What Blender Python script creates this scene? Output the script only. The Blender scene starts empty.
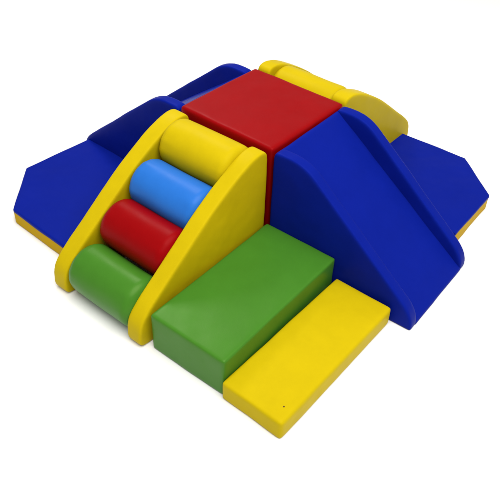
import bpy, bmesh, math, random
from mathutils import Vector, Matrix, noise

scene = bpy.context.scene
COL = scene.collection
U = 0.6            # metres per layout unit: the red cube is 60 cm wide

# ------------------------------------------------------------------ camera
cam_data = bpy.data.cameras.new('camera')
cam = bpy.data.objects.new('camera', cam_data)
COL.objects.link(cam)
right = Vector((0.7732180738716623, 0.6328649398007817, 0.040196743763016185))
up = Vector((-0.406799623150856, 0.44639393385479426, 0.7970235394403123))
back = Vector((0.4864646717311733, -0.6326250262110997, 0.6026090767395453))
m = Matrix((right, up, back)).transposed().to_4x4()
m.translation = Vector((3.248361306578098, -4.224345108975783, 4.0239140098445345)) * U
cam.matrix_world = m
cam_data.sensor_width = 36.0
cam_data.lens = 36.0 * 704.78 / 500.0
cam_data.shift_x = -(258.05 - 250.0) / 500.0
cam_data.shift_y = (202.33 - 250.0) / 500.0
cam_data.clip_end = 200.0
scene.camera = cam

# ------------------------------------------------------------------ world, lamps, exposure
world = bpy.data.worlds.new("World")
scene.world = world
world.use_nodes = True
bg = world.node_tree.nodes['Background']
bg.inputs[0].default_value = (1.0, 0.98, 0.95, 1)
bg.inputs[1].default_value = 0.50

scene.view_settings.view_transform = 'Standard'
scene.view_settings.look = 'None'
scene.view_settings.exposure = 0.0
scene.view_settings.gamma = 1.0

def area_lamp(name, loc, target, size, power, color=(1, 1, 1)):
    d = bpy.data.lights.new(name, 'AREA')
    d.shape = 'DISK'
    d.size = size
    d.energy = power
    d.color = color
    o = bpy.data.objects.new(name, d)
    COL.objects.link(o)
    o.location = loc
    o.rotation_euler = (Vector(target) - Vector(loc)).to_track_quat('-Z', 'Y').to_euler()
    return o

area_lamp('overhead_softbox', (2.4, -1.3, 7.0), (0, 0, 0.2), 7.0, 870, (1.0, 0.98, 0.94))
area_lamp('rear_softbox', (-2.25, 1.05, 3.5), (0.2, -0.7, 0.3), 1.2, 48, (1.0, 0.98, 0.96))

# ------------------------------------------------------------------ materials
def vinyl(name, base, rough=0.40, spec=0.16, var=0.08, bump=0.10, tint=(1, 1, 1)):
    """Wipe-clean PVC over foam: a flat colour with faint soiling, a fine leather grain and soft puckers."""
    mt = bpy.data.materials.new(name)
    mt.use_nodes = True
    nt = mt.node_tree
    b = nt.nodes['Principled BSDF']
    tc = nt.nodes.new('ShaderNodeTexCoord')
    n1 = nt.nodes.new('ShaderNodeTexNoise')
    n1.inputs['Scale'].default_value = 5.0
    n1.inputs['Detail'].default_value = 6.0
    n1.inputs['Roughness'].default_value = 0.68
    nt.links.new(tc.outputs['Object'], n1.inputs['Vector'])
    mix = nt.nodes.new('ShaderNodeMix')
    mix.data_type = 'RGBA'
    nt.links.new(n1.outputs['Fac'], mix.inputs['Factor'])
    mix.inputs['A'].default_value = tuple(c * (1 - var * 1.6) for c in base) + (1,)
    mix.inputs['B'].default_value = tuple(min(1, c * (1 + var * 1.6)) for c in base) + (1,)
    nt.links.new(mix.outputs['Result'], b.inputs['Base Color'])
    b.inputs['Specular IOR Level'].default_value = spec
    b.inputs['Specular Tint'].default_value = tint + (1,)
    n3 = nt.nodes.new('ShaderNodeTexNoise')
    n3.inputs['Scale'].default_value = 11.0
    n3.inputs['Detail'].default_value = 3.0
    nt.links.new(tc.outputs['Object'], n3.inputs['Vector'])
    rr = nt.nodes.new('ShaderNodeMapRange')
    rr.inputs['To Min'].default_value = rough - 0.08
    rr.inputs['To Max'].default_value = rough + 0.10
    nt.links.new(n3.outputs['Fac'], rr.inputs['Value'])
    nt.links.new(rr.outputs['Result'], b.inputs['Roughness'])
    n2 = nt.nodes.new('ShaderNodeTexNoise')
    n2.inputs['Scale'].default_value = 260.0
    n2.inputs['Detail'].default_value = 2.0
    nt.links.new(tc.outputs['Object'], n2.inputs['Vector'])
    bm1 = nt.nodes.new('ShaderNodeBump')
    bm1.inputs['Strength'].default_value = bump
    bm1.inputs['Distance'].default_value = 0.002
    nt.links.new(n2.outputs['Fac'], bm1.inputs['Height'])
    bm2 = nt.nodes.new('ShaderNodeBump')
    bm2.inputs['Strength'].default_value = 0.12
    bm2.inputs['Distance'].default_value = 0.006
    nt.links.new(n3.outputs['Fac'], bm2.inputs['Height'])
    nt.links.new(bm1.outputs['Normal'], bm2.inputs['Normal'])
    nt.links.new(bm2.outputs['Normal'], b.inputs['Normal'])
    return mt

RED = vinyl('red_vinyl', (0.212, 0.0010, 0.0020), spec=0.09, tint=(1, .4, .4))
NAVY = vinyl('royal_blue_vinyl', (0.0028, 0.0098, 0.195), bump=0.03, spec=0.035, tint=(.25, .4, 1))
SKYBLUE = vinyl('sky_blue_vinyl', (0.014, 0.118, 0.44), spec=0.12)
YELLOW = vinyl('yellow_vinyl', (0.435, 0.325, 0.003), spec=0.035, tint=(1, .9, .4))
GREEN = vinyl('green_vinyl', (0.040, 0.152, 0.013), rough=0.34, spec=0.15, tint=(.95, 1, .55))
GOLD = vinyl('golden_yellow_vinyl', (0.43, 0.265, 0.002), spec=0.015, tint=(1, .8, .3))

def floor_material():
    mt = bpy.data.materials.new('white_studio_floor')
    mt.use_nodes = True
    nt = mt.node_tree
    b = nt.nodes['Principled BSDF']
    n = nt.nodes.new('ShaderNodeTexNoise')
    n.inputs['Scale'].default_value = 3.0
    r = nt.nodes.new('ShaderNodeValToRGB')
    r.color_ramp.elements[0].color = (0.81, 0.81, 0.81, 1)
    r.color_ramp.elements[1].color = (0.84, 0.84, 0.84, 1)
    nt.links.new(n.outputs['Fac'], r.inputs['Fac'])
    nt.links.new(r.outputs['Color'], b.inputs['Base Color'])
    b.inputs['Roughness'].default_value = 0.9
    b.inputs['Specular IOR Level'].default_value = 0.1
    return mt
FLOOR = floor_material()
DARK = vinyl('dark_eyelet', (0.09, 0.05, 0.01))

# ------------------------------------------------------------------ helpers
def link_mesh(name, me, mat, parent=None):
    o = bpy.data.objects.new(name, me)
    if not me.materials:
        me.materials.append(mat)
    COL.objects.link(o)
    if parent is not None:
        o.parent = parent
    return o

def tag(o, label, cat, group=None):
    o['label'] = label
    o['category'] = cat
    if group:
        o['group'] = group
    return o

def empty(name, loc, rz=0.0):
    o = bpy.data.objects.new(name, None)
    COL.objects.link(o)
    o.location = Vector(loc) * U
    o.rotation_euler = (0, 0, math.radians(rz))
    o.empty_display_size = 0.1
    return o

def prism(profile, axis, a, b):
    """Extrude a 2-D outline along an axis ('x': outline is (y,z); 'y': (x,z); 'z': (x,y)). Layout units."""
    bm = bmesh.new()
    def co(p, t):
        if axis == 'x': return Vector((t, p[0], p[1])) * U
        if axis == 'y': return Vector((p[0], t, p[1])) * U
        return Vector((p[0], p[1], t)) * U
    va = [bm.verts.new(co(p, a)) for p in profile]
    vb = [bm.verts.new(co(p, b)) for p in profile]
    bm.faces.new(va)
    bm.faces.new(list(reversed(vb)))
    n = len(profile)
    for i in range(n):
        bm.faces.new((va[i], vb[i], vb[(i + 1) % n], va[(i + 1) % n]))
    bmesh.ops.recalc_face_normals(bm, faces=bm.faces)
    return bm

def round_corners(pts, radii, seg=7):
    """2-D outline with each corner i cut to a quadratic arc reaching radii[i] along its two edges."""
    out = []
    n = len(pts)
    for i in range(n):
        p = Vector(pts[i]); r = radii[i]
        if r <= 0:
            out.append(tuple(p)); continue
        a = Vector(pts[i - 1]) - p; c = Vector(pts[(i + 1) % n]) - p
        ra = min(r, a.length * 0.49); rc = min(r, c.length * 0.49)
        pa = p + a.normalized() * ra; pc = p + c.normalized() * rc
        for k in range(seg + 1):
            t = k / seg
            out.append(tuple((1 - t) ** 2 * pa + 2 * t * (1 - t) * p + t * t * pc))
    return out

def soft(bm, seed, voxel=0.013, smooth=9, amp=0.0035, scale=4.0, flat_bottom=True):
    """Foam body: the solid is remeshed, its edges relaxed to a soft round, and its skin made faintly uneven."""
    me = bpy.data.meshes.new('solid')
    bm.to_mesh(me); bm.free()
    tmp = bpy.data.objects.new('solid', me)
    COL.objects.link(tmp)
    r = tmp.modifiers.new('remesh', 'REMESH')
    r.mode = 'VOXEL'
    r.voxel_size = voxel * U
    s = tmp.modifiers.new('relax', 'SMOOTH')
    s.factor = 0.5
    s.iterations = smooth
    bpy.context.view_layer.update()
    dg = bpy.context.evaluated_depsgraph_get()
    new = bpy.data.meshes.new_from_object(tmp.evaluated_get(dg))
    bpy.data.objects.remove(tmp)
    bpy.data.meshes.remove(me)
    off = Vector((seed * 7.31, seed * 3.17, seed * 1.93))
    normals = [v.normal.copy() for v in new.vertices]
    for v, nn in zip(new.vertices, normals):
        q = v.co * (scale / U) + off
        d = noise.noise(q) * amp * U + noise.noise(q * 2.7) * amp * 0.35 * U
        v.co += nn * d
        if flat_bottom and v.co.z < 0.001:
            v.co.z = 0.001
    for p in new.polygons:
        p.use_smooth = True
    return new

# ------------------------------------------------------------------ the setting
bm = bmesh.new()
bmesh.ops.create_grid(bm, x_segments=1, y_segments=1, size=9.0)
me = bpy.data.meshes.new('floor'); bm.to_mesh(me); bm.free()
fl = link_mesh('floor', me, FLOOR)
fl['kind'] = 'structure'

H = 1.05
# ------------------------------------------------------------------ red cube
def box_bm(x0, x1, y0, y1, z0, z1):
    return prism([(x0, y0), (x1, y0), (x1, y1), (x0, y1)], 'z', z0, z1)

e = 0.004
cube = link_mesh('foam_cube', soft(box_bm(-0.5 - e, 0.5 + e, -0.5 - e, 0.5 + e, 0, H + e), 1, voxel=0.011, smooth=28), RED)
tag(cube, 'large red foam cube in the middle, between the slides and roller frames', 'foam block')

# ------------------------------------------------------------------ slides
def slide_rail(side):
    """Raised side wall of a slide; outline in (x,z) seen from the side, x away from the cube."""
    pts = [(0.0, 0), (0.0, H + 0.005), (0.285, H + 0.012), (1.315, 0.20), (1.378, 0.09), (1.385, 0)]
    rad = [0, 0.05, 0.16, 0.10, 0.06, 0.0]
    w = 0.105
    a, b = (-0.5, -0.5 + w) if side < 0 else (0.5 - w, 0.5)
    return prism(round_corners(pts, rad), 'y', a, b)

def make_slide(label):
    root = empty('foam_slide', (0, 0, 0))
    tag(root, label, 'slide', 'blue foam slides')
    bed = prism([(0.0, 0), (0.0, H - 0.012), (0.03, H - 0.012), (1.385, 0.028), (1.39, 0.0)], 'y', -0.42, 0.42)
    link_mesh('slide_bed', soft(bed, 2, smooth=5, amp=0.003), NAVY, root)
    link_mesh('side_rail', soft(slide_rail(-1), 3, voxel=0.007, smooth=42), NAVY, root)
    link_mesh('side_rail', soft(slide_rail(1), 4, voxel=0.007, smooth=42), NAVY, root)
    return root

def copy_tree(o, parent=None):
    c = o.copy()
    COL.objects.link(c)
    c.parent = parent
    for ch in list(o.children):
        copy_tree(ch, c)
    return c

slide = make_slide('royal blue foam slide with its full chute in view, beside the yellow and green steps')
slide.location = Vector((0.520, -0.03, 0)) * U
slide.rotation_euler.z = math.radians(1.6)
rear = copy_tree(slide)
rear.location = Vector((-0.518, 0.0, 0)) * U
rear.rotation_euler.z = math.radians(180)
rear.scale.z = 0.968
rear['label'] = 'dark blue foam slide mostly hidden behind the red cube, next to the left mat'

# ------------------------------------------------------------------ roller frames
PT = 0.145                                       # panel thickness

def panel_bm(side):
    pts = [(0.0, 0), (0.0, H + 0.022), (-0.20, H + 0.024), (-0.60, 0.865), (-1.335, 0.315), (-1.425, 0.20), (-1.43, 0)]
    rad = [0, 0.085, 0.20, 0.20, 0.12, 0.11, 0.07]
    a, b = (-0.5, -0.5 + PT + 0.014) if side < 0 else (0.5 - PT, 0.5)
    return prism(round_corners(pts, rad), 'x', a, b)

def roller_mesh(name, seed, rr, RAD):
    """Foam log along x with softly rounded ends."""
    L0 = 0.5 - PT - 0.0175 + 0.012
    bm = bmesh.new()
    ns, rings = 56, []
    prof = [(-L0 + rr - rr * math.cos(math.pi / 2 * k / 6), RAD - rr + rr * math.sin(math.pi / 2 * k / 6)) for k in range(7)]
    for k in range(1, 40):
        prof.append((-L0 + rr + (2 * L0 - 2 * rr) * k / 40, RAD))
    prof += [(-x, r) for x, r in reversed(prof[:7])]
    for x, r in prof:
        ring = []
        for j in range(ns):
            t = 2 * math.pi * j / ns
            d = noise.noise(Vector((x * 3 + seed * 5.1, math.cos(t) * 0.9, math.sin(t) * 0.9 + seed))) * 0.006
            edge = math.exp(-((L0 - rr - abs(x)) / 0.09) ** 2) if abs(x) < L0 - rr else max(0.0, (r - RAD * 0.55) / (RAD * 0.45))
            d += noise.noise(Vector((math.cos(t) * 4.2, math.sin(t) * 4.2, seed * 3.3 + (2 if x > 0 else 0)))) * 0.0045 * edge
            ring.append(bm.verts.new(Vector((x, (r + d) * math.cos(t), (r + d) * math.sin(t))) * U))
        rings.append(ring)
    for r0, r1 in zip(rings, rings[1:]):
        for j in range(ns):
            bm.faces.new((r0[j], r0[(j + 1) % ns], r1[(j + 1) % ns], r1[j]))
    bm.faces.new(rings[0]); bm.faces.new(rings[-1])
    bmesh.ops.recalc_face_normals(bm, faces=bm.faces)
    for f in bm.faces:
        f.smooth = True
    me = bpy.data.meshes.new(name)
    bm.to_mesh(me); bm.free()
    return me

def make_frame(label):
    root = empty('roller_frame', (0, 0, 0))
    tag(root, label, 'climbing frame', 'yellow roller frames')
    link_mesh('side_panel', soft(panel_bm(-1), 5, voxel=0.007, smooth=44), YELLOW, root)
    link_mesh('side_panel', soft(panel_bm(1), 6, voxel=0.007, smooth=44), YELLOW, root)
    # centres on a line parallel to the panels' slope, from the ground up
    for k, (mt, colour) in enumerate(((GREEN, 'green'), (RED, 'red'), (SKYBLUE, 'sky blue'), (YELLOW, 'yellow'))):
        o = link_mesh('roller', roller_mesh('roller', k + 1, (0.075, 0.070, 0.068, 0.060)[k], (0.206, 0.207, 0.205, 0.207)[k]), mt, root)
        o.location = Vector((0.0175,) + ((-1.225, 0.207), (-0.875, 0.452), (-0.550, 0.675), (-0.198, 0.895))[k]) * U
        o['label'] = '%s foam roller' % colour
    return root

frame = make_frame('yellow climbing frame with yellow, sky blue, red and green rollers between its sloping sides')
frame.location = Vector((0, -0.545, 0)) * U
rear_frame = copy_tree(frame)
rear_frame.location = Vector((0, 0.525, 0)) * U
rear_frame.rotation_euler.z = math.radians(180)
for o in rear_frame.children:                    # its rollers sit lower between the panels
    if o.get('label', '').startswith('green'): o.location.y += 0.06 * U
    elif o.get('label', '').startswith('yellow'): o.location.z -= 0.060 * U
    elif o.name.startswith('roller'): o.location.z -= 0.090 * U; o.location.y += 0.02 * U
rear_frame['label'] = 'yellow frame behind the red cube, only its top roller and rounded side tops in view'

# ------------------------------------------------------------------ steps in the front corner
step = link_mesh('foam_step', soft(box_bm(-0.004, 0.684, -1.371, 0.004, -0.004, 0.349), 7, voxel=0.012, smooth=26, amp=0.005, scale=2.5), GREEN)
step.location = Vector((0.515, -0.535, 0)) * U
step.rotation_euler.z = math.radians(1.5)
tag(step, 'thick green foam step between the yellow roller frame and the low yellow slab', 'foam step')

slab = empty('foam_step', (1.235, -0.525, 0), 0.1)
tag(slab, 'low yellow foam slab lying at the very front beside the green step', 'foam step')
pad = link_mesh('pad', soft(box_bm(-0.004, 0.514, -1.386, 0.004, -0.004, 0.175), 8, voxel=0.012, smooth=20, amp=0.0045, scale=2.5), YELLOW, slab)
bm = bmesh.new()
bmesh.ops.create_cone(bm, cap_ends=True, segments=16, radius1=0.008 * U, radius2=0.006 * U, depth=0.006 * U)
me = bpy.data.meshes.new('eyelet'); bm.to_mesh(me); bm.free()
ey = link_mesh('eyelet', me, DARK, slab)
hit = min((v.co for v in pad.data.vertices if v.co.z > 0.1 * U), key=lambda c: (c.x - 0.44 * U) ** 2 + (c.y + 1.27 * U) ** 2)
ey.location = hit + Vector((0, 0, -0.001))

# ------------------------------------------------------------------ corner mats
def make_mat(label, loc, rz):
    """Square mat with one corner cut off; inner corner at the local origin, spreading to -x, -y."""
    root = empty('corner_mat', loc, rz)
    tag(root, label, 'mat', 'corner mats with a cut-off corner')
    M, N, c, t = 1.18, 1.195, 0.455, 0.157
    def outline(d):
        return [(-d, -d), (-M + d, -d), (-M + d, -N + c + d * 0.4), (-M + c + d * 0.4, -N + d), (-d, -N + d)]
    link_mesh('side_band', soft(prism(outline(0.0), 'z', 0, t - 0.018), 9, voxel=0.010, smooth=10, amp=0.004), GOLD, root)
    link_mesh('top_cover', soft(prism(outline(-0.002), 'z', t - 0.040, t + 0.002), 10, voxel=0.008, smooth=8, amp=0.004, flat_bottom=False), NAVY, root)
    return root

mat = make_mat('blue-topped mat with golden yellow sides at the far left, behind the roller frame',
               (-0.5 - 0.15, -0.5 - 0.022, 0), -1.5)
mat2 = copy_tree(mat)
mat2.location = Vector((0.516, 0.622, 0)) * U
mat2.rotation_euler.z = math.radians(181.6)
mat2['label'] = 'blue-topped mat with a golden yellow edge at the far right, behind the open slide'
